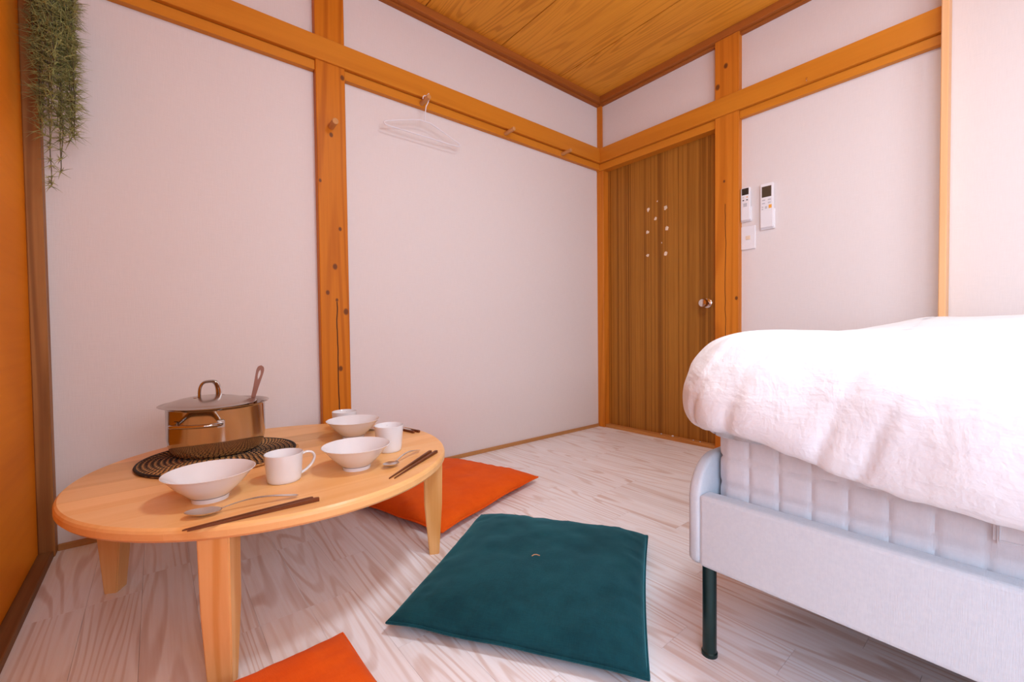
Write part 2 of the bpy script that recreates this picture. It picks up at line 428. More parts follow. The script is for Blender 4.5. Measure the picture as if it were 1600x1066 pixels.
# floor strips, laid along Y
PW = 2.638/25
random.seed(11)
lens = [0.36, 0.45, 0.54, 0.63]
pl_mesh = {}
for L in lens:
    bm = bmesh.new(); add_box(bm, (-PW/2+0.00025, 0.0003, -0.012), (PW/2-0.00025, L-0.0003, 0.0))
    me = bpy.data.meshes.new('plank'); bm.to_mesh(me); bm.free(); me.materials.append(M['floor']); pl_mesh[L] = me
for c in range(25):
    x = -2.638 + PW*(c+0.5)
    y = 0.0 - random.uniform(0.05, 0.5)
    first = True; top = 0.0
    while top > REAR_Y+0.01:
        L = random.choice(lens)
        if first:
            L0 = random.choice([0.18, 0.27, 0.36, 0.45]); L = L0; first = False
        if top - L < REAR_Y: L = top-REAR_Y
        if L in pl_mesh: me = pl_mesh[L]
        else:
            bm = bmesh.new(); add_box(bm, (-PW/2+0.00025, 0.0003, -0.012), (PW/2-0.00025, L-0.0003, 0.0))
            me = bpy.data.meshes.new('plank'); bm.to_mesh(me); bm.free(); me.materials.append(M['floor'])
            if L in (0.18, 0.27): pl_mesh[L] = me
        o = bpy.data.objects.new('plank', me); o.location = (x, top-L, 0); link(o, floor)
        top -= L
ceiling = struct(box('ceiling', (XL-0.1, REAR_Y-0.1, ZC+0.008), (0.14, 0.1, ZC+0.06), M['dark']))
edges = [0.047-0.464*k for k in range(7)]
for k in range(6):
    bm = bmesh.new()
    add_box(bm, (-0.232+0.003, REAR_Y, -0.0), (0.232-0.003, 0.05, 0.008))
    o = bm_obj('ceiling_board', bm, M['ceil'], ceiling); o.location = (0.047-0.464*(k+0.5), 0, ZC)

struct(box('wall_back', (XL-0.1, 0.0, -0.02), (0.14, 0.1, ZC+0.02), M['wall']))
# right wall, with the door opening at y -0.05 .. -0.82
bm = bmesh.new()
add_box(bm, (0.0, REAR_Y, -0.02), (0.12, -0.82, ZC+0.02))
add_box(bm, (0.0, -0.82, 1.79), (0.12, 0.0, ZC+0.02))
struct(bm_obj('wall_right', bm, M['wall']))
bm = bmesh.new()
add_box(bm, (XL-0.08, WIN_Y1, -0.02), (XL, 0.0, ZC+0.02)); add_box(bm, (XL-0.08, REAR_Y, -0.02), (XL, WIN_Y0, ZC+0.02))
add_box(bm, (XL-0.08, WIN_Y0, -0.02), (XL, WIN_Y1, WIN_Z0)); add_box(bm, (XL-0.08, WIN_Y0, WIN_Z1), (XL, WIN_Y1, ZC+0.02))
struct(bm_obj('wall_left', bm, M['ply']))
bm = bmesh.new()
yb = REAR_Y-0.1
add_box(bm, (XL-0.08, yb, -0.02), (RW_X0, REAR_Y, ZC+0.02)); add_box(bm, (RW_X1, yb, -0.02), (0.12, REAR_Y, ZC+0.02))
add_box(bm, (RW_X0, yb, -0.02), (RW_X1, REAR_Y, RW_Z0)); add_box(bm, (RW_X0, yb, RW_Z1), (RW_X1, REAR_Y, ZC+0.02))
struct(bm_obj('wall_rear', bm, M['wall']))
bm = bmesh.new()
fr = 0.035
add_box(bm, (RW_X0, REAR_Y-0.07, RW_Z0), (RW_X1, REAR_Y-0.02, RW_Z0+fr)); add_box(bm, (RW_X0, REAR_Y-0.07, RW_Z1-fr), (RW_X1, REAR_Y-0.02, RW_Z1))
xm = (RW_X0+RW_X1)/2
for xx in (RW_X0, xm-fr/2, RW_X1-fr): add_box(bm, (xx, REAR_Y-0.07, RW_Z0+fr), (xx+fr, REAR_Y-0.02, RW_Z1-fr))
fill_win = struct(bm_obj('added_fill_window', bm, M['frame']))  # frame of the added window, there only to carry the fill light
box('pane', (RW_X0+fr, REAR_Y-0.047, RW_Z0+fr), (xm-fr/2, REAR_Y-0.043, RW_Z1-fr), M['pane'], fill_win)
box('pane', (xm+fr/2, REAR_Y-0.047, RW_Z0+fr), (RW_X1-fr, REAR_Y-0.043, RW_Z1-fr), M['pane'], fill_win)
# window in the left wall, behind the camera
bm = bmesh.new()
fr = 0.035
xa, xb = XL-0.07, XL-0.02
add_box(bm, (xa, WIN_Y0, WIN_Z0), (xb, WIN_Y1, WIN_Z0+fr)); add_box(bm, (xa, WIN_Y0, WIN_Z1-fr), (xb, WIN_Y1, WIN_Z1))
ym = (WIN_Y0+WIN_Y1)/2
for yy in (WIN_Y0, ym-fr/2, WIN_Y1-fr): add_box(bm, (xa, yy, WIN_Z0+fr), (xb, yy+fr, WIN_Z1-fr))
win = struct(bm_obj('window_1', bm, M['frame']))
box('pane', (XL-0.047, WIN_Y0+fr, WIN_Z0+fr), (XL-0.043, ym-fr/2, WIN_Z1-fr), M['pane'], win)
box('pane', (XL-0.047, ym+fr/2, WIN_Z0+fr), (XL-0.043, WIN_Y1-fr, WIN_Z1-fr), M['pane'], win)

# trims: rails, posts, cornices
NP = 0.046; KP = 0.027
BV = 0.0025
n = 0
def trim(lo, hi, mat, bevel=BV):
    global n; n += 1
    return struct(box('trim_%d' % n, lo, hi, M[mat], None, bevel))
trim((-2.634, -NP, 1.795), (-NP+0.0005, 0, 1.8905), 'nageshiA')             # back picture rail
trim((-NP, -1.692, 1.7945), (0, -0.0, 1.8905), 'nageshiB')                   # right picture rail
trim((-2.634, -KP, 1.755), (-1.852, 0, 1.7935), 'nageshiA', 0.0015)        # lintel strips under it
trim((-1.733, -KP, 1.755), (-KP, 0, 1.7935), 'nageshiA', 0.0015)
trim((-KP, -0.818, 1.748), (0.07, -0.0, 1.7935), 'nageshiB', 0.0015)       # door head
trim((-KP, -1.692, 1.755), (0, -0.942, 1.7935), 'nageshiB', 0.0015)
trim((-1.852, -0.036, 0.0), (-1.733, 0, 2.20), 'postA')                     # post on the back wall
trim((XL, -0.05, 0.0), (-2.634, 0, ZC), 'column')                          # column in the left corner
trim((-0.036, -0.942, 0.0), (0.06, -0.818, 2.20), 'postB')                  # door post
trim((-0.018, -0.036, 1.8905), (0, 0, 2.20), 'postB', 0.0015)                # corner strip above the rails
trim((-0.024, -0.054, 0.0), (0.06, 0, 1.748), 'postB')                     # door jamb in the corner
trim((-0.085, -1.713, 0.0), (0, -1.692, ZC), 'stile')                      # thin stile on the right wall
trim((XL, -0.048, 2.197), (0, 0, ZC), 'moldA', 0.002)                      # cornices
trim((-0.048, REAR_Y, 2.197), (0, -0.048, ZC), 'moldB', 0.002)
trim((XL, -0.022, 2.186), (0, 0, 2.197), 'moldA', 0.001)
trim((-0.022, -1.69, 2.186), (0, -0.022, 2.197), 'moldB', 0.001)
trim((-0.010, -0.82, -0.004), (0.06, -0.05, 0.02), 'sillB', 0.002)         # door threshold
trim((XL, REAR_Y, -0.004), (-2.638, -0.05, 0.02), 'sill', 0.002)           # worn sill along the left wall
struct(box('baseboard_back', (-2.634, -0.009, 0.0), (-0.024, 0, 0.02), M['base'], None, 0.0015))
struct(box('baseboard_right', (-0.009, REAR_Y, 0.0), (0, -1.713, 0.02), M['sillB'], None, 0.0015))

# door
door = struct(box('door_1', (0.03, -0.82, 0.02), (0.062, -0.052, 1.75), M['door'], None, 0.001))
kb = lathe('door_knob', [(0.0,0.0),(0.026,0.0),(0.027,0.004),(0.022,0.007),(0.011,0.010),(0.010,0.026),(0.019,0.032),(0.025,0.041),(0.0255,0.052),(0.021,0.060),(0.010,0.063),(0.0,0.0635)], 28, M['knob'], door)
kb.rotation_euler = (0, -PI/2, 0); kb.location = (0.030, -0.745, 0.813)
kb['label'] = 'round chrome door knob'
rng = random.Random(3)
for (y, z, r) in ((-.367,1.422,.013),(-.487,1.407,.013),(-.362,1.282,.012),(-.495,1.281,.012),(-.361,1.137,.011),(-.486,1.131,.012),(-.417,1.355,.010),(-.43,1.46,.005),(-.46,1.20,.004)):
    K = 9; vsx = []
    rad = [r*rng.uniform(0.55, 1.1) for _ in range(K)]
    for d in (0.0, -0.0012):
        for k in range(K):
            a = 2*PI*k/K; vsx.append((0.030+d, y+rad[k]*math.cos(a), z+rad[k]*1.15*math.sin(a)))
    fs = [tuple(range(K, 2*K))] + [(k, (k+1)%K, K+(k+1)%K, K+k) for k in range(K)]
    o = mesh_obj('sticker_residue', vsx, fs, M['paper'], door)

# ------------------------------------------------------------------ bed
bed = thing('bed', 'pale grey upholstered bed frame on dark metal legs', 'bed', (-0.79, -2.5, 0))
def loc(o, base): 
    for v in o.data.vertices: v.co -= Vector(base)
    return o
BB = (-0.79, -2.5, 0)
loc(box('side_rail', (-1.545, -3.50, 0.187), (-1.505, -1.500, 0.333), M['bedfab'], bed, 0.008, 3), BB)
loc(box('side_rail', (-0.075, -3.50, 0.187), (-0.035, -1.500, 0.333), M['bedfab'], bed, 0.008, 3), BB)
def board(name, y0, y1, ztop):
    prof = []
    x0, x1, zb, r = -1.547, -0.033, 0.187, 0.085
    prof += [(x0+0.012, zb), (x1-0.012, zb), (x1, zb+0.012)]
    for k in range(13):
        a = (PI/2)*k/12; prof.append((x1-r+r*math.cos(a), ztop-r+r*math.sin(a)))
    for k in range(13):
        a = PI/2+(PI/2)*k/12; prof.append((x0+r+r*math.cos(a), ztop-r+r*math.sin(a)))
    prof.append((x0, zb+0.012))
    bm = bmesh.new()
    f = bm.faces.new([bm.verts.new((x, y0, z)) for x, z in prof])
    ex = bmesh.ops.extrude_face_region(bm, geom=[f])
    for v in ex['geom']:
        if isinstance(v, bmesh.types.BMVert): v.co.y = y1
    bmesh.ops.recalc_face_normals(bm, faces=bm.faces)
    ed = [e for e in bm.edges if abs(e.verts[0].co.y-e.verts[1].co.y) < 1e-6]
    bmesh.ops.bevel(bm, geom=ed, offset=0.008, segments=3, profile=0.5, affect='EDGES')
    return loc(bm_obj(name, bm, M['bedfab'], bed, True, 50), BB)
board('footboard', -1.503, -1.479, 0.405)
board('headboard', -3.55, -3.50, 0.95)
for (x, y) in ((-1.522,-1.512),(-0.062,-1.512),(-1.522,-3.47),(-0.062,-3.47)):
    lg = lathe('leg', [(0.0,0.0),(0.0155,0.0),(0.0155,0.007),(0.0135,0.009),(0.0135,0.188),(0.0,0.188)], 20, M['green_metal'], bed)
    lg.location = (x-BB[0], y-BB[1], 0)
loc(box('slat_base', (-1.505, -3.50, 0.24), (-0.075, -1.500, 0.262), M['dark'], bed), BB)

# mattress with quilted sides
mt = thing('mattress', 'white quilted mattress resting in the bed frame', 'mattress', (-0.79, -2.5, 0.262))
def mattress():
    x0, x1, y0, y1, zb, zt, r = -1.490, -0.09, -3.49, -1.508, 0.262, 0.475, 0.035
    per = []
    def seg(a, b_, nx, ny):
        L = (Vector(b_)-Vector(a)).length; k = max(2, int(L/0.0044))
        for i in range(k): per.append((Vector(a).lerp(Vector(b_), i/k), (nx, ny)))
    def arc(c, a0, a1):
        for i in range(8):
            a = a0+(a1-a0)*i/8; per.append((Vector((c[0]+r*math.cos(a), c[1]+r*math.sin(a))), (math.cos(a), math.sin(a))))
    seg((x0, y0+r), (x0, y1-r), -1, 0); arc((x0+r, y1-r), PI, PI/2)
    seg((x0+r, y1), (x1-r, y1), 0, 1); arc((x1-r, y1-r), PI/2, 0)
    seg((x1, y1-r), (x1, y0+r), 1, 0); arc((x1-r, y0+r), 0, -PI/2)
    seg((x1-r, y0), (x0+r, y0), 0, -1); arc((x0+r, y0+r), -PI/2, -PI)
    nP = len(per); s = 0; svals = []
    for i in range(nP):
        svals.append(s); s += (per[(i+1)%nP][0]-per[i][0]).length
    # phase so a seam falls at y=-1.575 on the left side
    ph = None
    for i in range(nP):
        if abs(per[i][0].x-x0) < 1e-4 and per[i][0].y > -1.575: ph = svals[i]; break
    zs = [zb+(zt-zb)*k/32 for k in range(33)]
    V, Fc = [], []
    for z in zs:
        for (p, nn), sv in zip(per, svals):
            a = abs(math.sin(PI*(sv-ph)/0.0530)); b_ = abs(math.sin(PI*(z-0.402)/0.056))
            q = 0.0050*(1-(1-a)**4)*(1-(1-b_)**4)
            edge = min(1, (z-zb)/0.02, (zt-z)/0.02); rr = 0.012*(1-math.sqrt(max(0, 1-(1-edge)**2)))
            d = q-0.004-rr
            V.append((p.x+nn[0]*d+0.79, p.y+nn[1]*d+2.5, z-zb))
    for i in range(len(zs)-1):
        for k in range(nP):
            k2 = (k+1)%nP; Fc.append((i*nP+k2, i*nP+k, (i+1)*nP+k, (i+1)*nP+k2))
    Fc.append(tuple(range(nP))); Fc.append(tuple((len(zs)-1)*nP+k for k in range(nP))[::-1])
    mesh_obj('body', V, Fc, M['mattress'], mt, True, 60)
    bm = bmesh.new()
    add_box(bm, (x0-0.010, -2.03, 0.368), (x0+0.004, -1.897, 0.418))
    bmesh.ops.bevel(bm, geom=list(bm.edges), offset=0.004, segments=2, affect='EDGES')
    hp = loc(bm_obj('carry_handle', bm, M['mattress'], mt), (-0.79, -2.5, zb))
    bm = bmesh.new()
    tube_into(bm, [(x0-0.0102, -1.903, 0.374), (x0-0.0102, -1.903, 0.412), (x0-0.0102, -2.024, 0.412), (x0-0.0102, -2.024, 0.374)], 0.0016, 6, closed=True)
    loc(bm_obj('stitching', bm, M['mattress'], hp), (-0.79, -2.5, zb))
mattress()

# duvet
def duvet():
    x0, x1, y0, y1, rc = -1.588, -0.05, -3.30, -1.440, 0.13
    xc = (x0+x1)/2
    per = []
    def seg(a, b_, step):
        L = (Vector(b_)-Vector(a)).length; k = max(2, int(L/step))
        for i in range(k): per.append(Vector(a).lerp(Vector(b_), i/k))
    def arc(cx, cy, a0, a1, k):
        for i in range(k):
            a = a0+(a1-a0)*i/k; per.append(Vector((cx+rc*math.cos(a), cy+rc*math.sin(a))))
    seg((x0, y0+rc), (x0, -2.2), 0.03); seg((x0, -2.2), (x0, y1-rc), 0.007)
    arc(x0+rc, y1-rc, PI, PI/2, 36)
    seg((x0+rc, y1), (x1-rc, y1), 0.012); arc(x1-rc, y1-rc, PI/2, 0, 14)
    seg((x1, y1-rc), (x1, y0+rc), 0.03); arc(x1-rc, y0+rc, 0, -PI/2, 10)
    seg((x1-rc, y0), (x0+rc, y0), 0.03); arc(x0+rc, y0+rc, -PI/2, -PI, 10)
    nP = len(per)
    nrm = []
    for i in range(nP):
        t = per[(i+1)%nP]-per[i-1]; nrm.append(Vector((-t.y, t.x)).normalized())   # outward? traversal clockwise
    c0 = Vector((xc, (y0+y1)/2))
    if nrm[10].dot(per[10]-c0) < 0: nrm = [-q for q in nrm]
    prof_k = [(0.30,.482),(0.10,.481),(0.062,.470),(0.045,.447),(0.018,.452),(0.003,.480),(0.0,.515),(0.004,.550),(0.014,.583),(0.032,.612),(0.060,.641),(0.10,.656),(0.15,.662),(0.21,.664),(0.28,.664)]
    pr = smooth_curve([(d, 0, z) for d, z in prof_k], 5)
    V = []
    rings = []
    def hump(x, y):
        h = 0.0
        a = max(0, min(1, (x+0.92)/0.5)); a = a*a*(3-2*a)
        b_ = max(0, min(1, (-1.52-y)/0.22)); b_ = b_*b_*(3-2*b_)
        h += 0.036*a*b_
        h -= 0.014*math.exp(-((x+1.12)/0.13)**2)
        return h
    for ri, q in enumerate(pr):
        d, z = q.x, q.z
        ring = []
        for i in range(nP):
            p = per[i]; nn = nrm[i]
            P = p-nn*d
            P = Vector((max(x0+d, min(x1-d, P.x)), max(y0+d, min(y1-d, P.y))))
            side = max(0, min(1, (0.56-z)/0.11)) if (ri > 14 or d < 0.05) else 0.0
            # bottom hem droops away from the foot end and waves a little
            yy = p.y
            dr = 0.022-0.055*max(0, min(1, (-1.56-yy)/0.34))
            if p.x > -1.45: dr = 0.012
            wv = 0.010*noise.noise(Vector((p.x*7, p.y*7, 1.3)))+0.005*noise.noise(Vector((p.x*31, p.y*31, 1.9)))
            zz = z+side*(dr+wv)
            out = 0.012*noise.noise(Vector((p.x*4.5, p.y*4.5, zz*5)))+0.006*noise.noise(Vector((p.x*16, p.y*16, zz*7+3)))
            # slanting drapes on the hanging side
            fold = abs(noise.noise(Vector((p.x*9, p.y*9+zz*3.0, 9.0))))
            out += -0.008*math.exp(-(fold/0.07)**2)*min(1, side+0.35)
            X, Y = P.x+nn.x*out, P.y+nn.y*out
            ring.append((X, Y, zz+hump(X, Y)+0.006*noise.noise(Vector((X*6, Y*6, 0.5)))))
        rings.append(ring)
    for r in rings: V += r
    Fc = []
    for i in range(len(rings)-1):
        for k in range(nP):
            k2 = (k+1)%nP; Fc.append((i*nP+k, i*nP+k2, (i+1)*nP+k2, (i+1)*nP+k))
    # underside: inner ring then a flat cap
    Fc.append(tuple(range(nP))[::-1])
    # the middle of the top: a regular grid tucked just under the last ring
    d = 0.262; gx, gy = 60, 72; g0 = len(V)
    for i in range(gx+1):
        for j in range(gy+1):
            X = x0+d+(x1-x0-2*d)*i/gx; Y = y0+d+(y1-y0-2*d)*j/gy
            ins = min(X-x0, x1-X, Y-y0, y1-Y)
            low = 0.0015*max(0, min(1, (0.30-ins)/0.03))
            V.append((X, Y, 0.664-low+hump(X, Y)+0.006*noise.noise(Vector((X*6, Y*6, 0.5)))))
    for i in range(gx):
        for j in range(gy):
            a_ = g0+i*(gy+1)+j; Fc.append((a_, a_+gy+1, a_+gy+2, a_+1))
    bm = bmesh.new()
    bv = [bm.verts.new(v) for v in V]
    for f in Fc:
        try: bm.faces.new([bv[i] for i in f])
        except ValueError: pass
    o = bm_obj('duvet', bm, M['duvet'], None, True, 180)
    base = (-0.79, -2.4, 0.47)
    loc(o, base); o.location = base
    return o
dv = tag(duvet(), 'puffy white crinkled cotton duvet spread over the mattress', 'duvet')

# ------------------------------------------------------------------ floor cushions
def cushion(name, label, cx, cy, sx, sy, rot, mat, H=0.075, seed=0, zc=0.026):
    t = thing(name, label, 'cushion', (cx, cy, 0), rot, None)
    n_ = 44
    V, Fc = [], []
    def pt(u, v, sgn):
        e = (1-abs(u)**3.2)*(1-abs(v)**3.2)
        e = max(0.0, e)
        h = e**0.42
        cu = 1-0.030*(1-v*v)*(abs(u)**4); cv = 1-0.030*(1-u*u)*(abs(v)**4)
        x = u*sx/2*cu; y = v*sy/2*cv
        seam = zc + 0.006*noise.noise(Vector((u*2+seed, v*2, 4.2)))*max(abs(u), abs(v))**4
        wr = 0.004*noise.noise(Vector((x*11+seed, y*11, 0)))*h + 0.0025*noise.noise(Vector((x*30+seed, y*30, 2)))*h
        ed = max(0.0, 1-e*1.6)
        wr += 0.006*ed*(1-ed)*4*noise.noise(Vector((x*34+seed, y*34, 6)))*0.7 + 0.005*noise.noise(Vector((x*6+seed, y*6, 8)))*h
        if sgn > 0: z = seam + (H-zc)*h + wr
        else: z = max(0.0005, seam - zc*1.02*h)
        return (x, y, z)
    def cs(i):
        a = -1+2*i/n_
        return math.copysign(1-(1-abs(a))**1.35, a)
    for sgn in (1, -1):
        b0 = len(V)
        for i in range(n_+1):
            for j in range(n_+1): V.append(pt(cs(i), cs(j), sgn))
        for i in range(n_):
            for j in range(n_):
                f = (b0+i*(n_+1)+j, b0+(i+1)*(n_+1)+j, b0+(i+1)*(n_+1)+j+1, b0+i*(n_+1)+j+1)
                Fc.append(f if sgn > 0 else f[::-1])
    bm = bmesh.new(); bv = [bm.verts.new(v) for v in V]
    for f in Fc: bm.faces.new([bv[i] for i in f])
    bmesh.ops.remove_doubles(bm, verts=bm.verts, dist=1e-5)
    bm_obj('cover', bm, M[mat], t, True, 70)
    pts = []
    for k in range(40): pts.append(pt(cs(k/40*n_), -1, 1))
    for k in range(40): pts.append(pt(1, cs(k/40*n_), 1))
    for k in range(40): pts.append(pt(-cs(k/40*n_), 1, 1))
    for k in range(40): pts.append(pt(-1, -cs(k/40*n_), 1))
    tube('seam_piping', pts, 0.0032, M[mat], t, 6, closed=True)
    return t
T1, T2, T3 = Vector((-1.527,-.698)), Vector((-1.223,-1.160)), Vector((-2.0,-1.033))
T4 = T2+T3-T1; c = (T1+T2+T3+T4)/4
tz = cushion('floor_cushion', 'dark teal corduroy floor cushion lying between the table and the bed', c.x, c.y, (T2-T1).length, (T3-T1).length, math.atan2((T2-T1).y, (T2-T1).x), 'teal', 0.078, 0.0)
th = tube('thread_tuft', [(-0.010, -0.0010, 0.0792), (-0.004, 0.0030, 0.0805), (0.003, 0.0034, 0.0805), (0.011, 0.0, 0.0792)], 0.0012, M['thread'], tz, 6)
th.rotation_euler = (0, 0, 0.3)
th.location = (-0.004, -0.02, 0.0)
O3, O2 = Vector((-1.690,-.725)), Vector((-1.105,-.548))
ex = (O2-O3).normalized(); ey = Vector((-ex.y, ex.x))
c = (O3+O2)/2+ey*0.265
cushion('floor_cushion', 'orange corduroy floor cushion tucked under the table against the pink wall', c.x, c.y, (O2-O3).length, 0.53, math.atan2(ex.y, ex.x), 'orange', 0.07, 5.0)
cushion('floor_cushion', 'orange corduroy floor cushion in front of the table by the plywood wall', -2.352, -1.285, 0.55, 0.55, math.radians(3.0), 'orange', 0.07, 9.0)

# ------------------------------------------------------------------ round table
TZ = 0.32; TC = Vector((-2.113, -0.583)); TR = 0.449; TH = 0.026
tbl = thing('low_round_table', 'low round pale wooden table set with dishes', 'table', (TC.x, TC.y, 0), math.radians(2))
NS = 9; sw = 2*TR/NS
def stave(y0, y1):
    # profile of the rim: (inset, z)
    lev = [(0.004, TZ-TH), (0.0, TZ-TH+0.005), (0.0, TZ-0.009), (0.002, TZ-0.004), (0.006, TZ)]
    V, Fc = [], []; nn = 14
    e = 0.00012
    ring_n = None
    for ins, z in lev:
        R = TR-ins
        a, b_ = max(y0+e, -R+1e-4), min(y1-e, R-1e-4)
        ring = []
        # right arc upward, then left arc downward
        def ys(k):
            t = k/nn
            # finer near the poles
            ang0, ang1 = math.asin(a/R), math.asin(b_/R)
            an = ang0+(ang1-ang0)*t
            return R*math.cos(an), R*math.sin(an)
        for k in range(nn+1):
            x, y = ys(k); ring.append((x, y, z))
        for k in range(nn, -1, -1):
            x, y = ys(k); ring.append((-x, y, z))
        V += ring; ring_n = len(ring)
    for i in range(len(lev)-1):
        for k in range(ring_n):
            k2 = (k+1)%ring_n; Fc.append((i*ring_n+k, i*ring_n+k2, (i+1)*ring_n+k2, (i+1)*ring_n+k))
    Fc.append(tuple(range(ring_n))[::-1]); Fc.append(tuple((len(lev)-1)*ring_n+k for k in range(ring_n)))
    return mesh_obj('tabletop_stave', V, Fc, M['table'], tbl)
for k in range(NS): stave(-TR+k*sw, -TR+(k+1)*sw)
for k in range(4):
    a = math.radians(-29+90*k)
    er = Vector((math.cos(a), math.sin(a))); et = Vector((-er.y, er.x))
    secs = [(0.0, 0.399, 0.428, 0.021), (0.15, 0.386, 0.438, 0.0255), (TZ-TH, 0.386, 0.441, 0.027)]
    V, Fc = [], []
    for z, r0, r1, wd in secs:
        for rr, ww in ((r0, -wd), (r1, -wd), (r1, wd), (r0, wd)):
            q = er*rr+et*ww; V.append((q.x, q.y, z))
    for i in range(len(secs)-1):
        for j in range(4):
            j2 = (j+1)%4; Fc.append((i*4+j, i*4+j2, (i+1)*4+j2, (i+1)*4+j))
    Fc += [(3,2,1,0), tuple((len(secs)-1)*4+j for j in range(4))]
    bm = bmesh.new(); bv = [bm.verts.new(v) for v in V]
    for f in Fc: bm.faces.new([bv[i] for i in f])
    bmesh.ops.bevel(bm, geom=[e for e in bm.edges if abs(e.verts[0].co.z-e.verts[1].co.z) > 0.05], offset=0.0025, segments=2, affect='EDGES')
    lg = bm_obj('leg', bm, M['leg'], tbl, True, 20)
    q = er*0.383
    bm = bmesh.new(); add_box(bm, (-0.004, -0.014, 0.268), (0.002, 0.014, TZ-TH))
    hg = bm_obj('hinge', bm, M['hinge'], lg); hg.location = (q.x, q.y, 0); hg.rotation_euler = (0, 0, a)

# woven pot mat
MAT_C = (-2.247, -0.462)
mat_ = thing('pot_mat', 'round woven straw and black pot mat under the steel pot', 'pot mat', (MAT_C[0], MAT_C[1], TZ))
MR, nr = 0.186, 15; dr = MR/nr
bm = bmesh.new()
pts = []
turns = nr
for k in range(turns*48):
    a = 2*PI*k/48; r = dr*(k/48)+0.004
    pts.append((r*math.cos(a), r*math.sin(a), 0.0042))
tube_into(bm, pts, dr*0.52, 6, flat=1.0)
for v in bm.verts: v.co.z = 0.0042+(v.co.z-0.0042)*(0.0041/(dr*0.52))
bm_obj('straw_coil', bm, M['straw'], mat_, True, 60)
bm = bmesh.new()
for i in range(1, nr):
    r = dr*(i+0.35); cnt = int(2*PI*r/0.0135)
    for k in range(cnt):
        a = 2*PI*(k+0.5*(i%2))/cnt
        p = []
        for s_ in (-0.75, -0.35, 0.0, 0.35, 0.75):
            rr = r+dr*s_; aa = a+s_*0.006/max(r, .03)
            p.append((rr*math.cos(aa), rr*math.sin(aa), 0.0088-0.0052*(abs(s_)/0.75)**2))
        tube_into(bm, p, 0.0014, 4)
st = bm_obj('cord_stitching', bm, M['black'], mat_); st['kind'] = 'stuff'
pts = [(MR*1.005*math.cos(2*PI*k/64), MR*1.005*math.sin(2*PI*k/64), 0.0046) for k in range(64)]
tube('edge_binding', pts, 0.0044, M['black'], mat_, 6, closed=True)
MATZ = TZ+0.0092

# ------------------------------------------------------------------ pot, lid and ladle
PC = Vector((-2.250, -0.412)); PH = 0.138; PR = 0.120
pot = thing('stock_pot', 'polished steel cooking pot standing on the woven mat', 'pot', (PC.x, PC.y, MATZ))
prof = [(0.0, 0.0), (0.090, 0.0), (0.099, 0.0025), (0.1075, 0.009), (0.1135, 0.018), (0.1175, 0.031), (PR, 0.050), (PR, PH-0.006), (PR+0.003, PH-0.002), (PR+0.011, PH+0.001), (PR+0.0115, PH+0.0025),
        (PR+0.003, PH+0.001), (PR-0.0025, PH-0.006), (PR-0.0025, 0.050), (0.106, 0.018), (0.09, 0.006), (0.0, 0.006)]
lathe('body', prof, 72, M['steel'], pot, smooth=True, auto=50)
def side_handle(az):
    pts = []
    half = math.radians(27)
    for k in range(25):
        t = -1+2*k/24
        a = az+half*t*1.0
        out = 0.028*(1-abs(t)**5)
        rr = (PR+0.004)*(1.0/1.0)+out
        pts.append((rr*math.cos(a), rr*math.sin(a), 0.097+0.003*(1-abs(t)**4)))
    h = tube('side_handle', pts, 0.0062, M['steel'], pot, 10, flat=0.8)
    for s_ in (-1, 1):
        a = az+half*s_
        bm = bmesh.new(); add_box(bm, (-0.0005, -0.009, -0.010), (0.004, 0.009, 0.010))
        bmesh.ops.bevel(bm, geom=list(bm.edges), offset=0.0018, segments=2, affect='EDGES')
        br = bm_obj('bracket', bm, M['steel2'], h); br.location = ((PR-0.0003)*math.cos(a), (PR-0.0003)*math.sin(a), 0.097); br.rotation_euler = (0, 0, a)
for az in (math.radians(241), math.radians(61)): side_handle(az)
LO = (-0.020, -0.010, PH+0.0028)       # the lid sits askew, leaving a gap for the ladle
lid = lathe('lid', [(0.0, 0.0225), (0.02, 0.0222), (0.045, 0.0198), (0.07, 0.0152), (0.092, 0.0088), (0.102, 0.0046), (0.106, 0.0018), (0.116, 0.0022), (0.118, 0.0012), (0.116, 0.0), (0.104, 0.0),
               (0.09, 0.0070), (0.045, 0.018), (0.0, 0.0207)], 72, M['steel2'], pot, smooth=True, auto=60)
lid.location = LO; lid.rotation_euler = (math.radians(0.5), math.radians(0.4), 0)
lid['label'] = 'steel lid with an arched loop handle, sitting askew'
ha = math.radians(22)
pts = []
for k in range(21):
    a = PI*k/20; r = 0.0255
    sx = math.copysign(abs(math.cos(a))**0.62, math.cos(a)); sz = math.sin(a)**0.72
    pts.append((-r*sx*math.cos(ha), -r*sx*math.sin(ha), 0.021+0.042*sz))
bm = bmesh.new(); tube_into(bm, pts, 0.0098, 10, flat=0.42)
for s_ in (-1, 1):
    p0 = Vector((s_*0.031*math.cos(ha), s_*0.031*math.sin(ha), 0.0205))
    e1 = Vector((math.cos(ha), math.sin(ha), 0))*0.009; 
    tube_into(bm, [p0-e1, p0-e1*0.8, p0+e1*0.8, p0+e1], [0.003, 0.0075, 0.0075, 0.003], 10, flat=0.25)
bm_obj('loop_handle', bm, M['steel'], lid, True, 50)
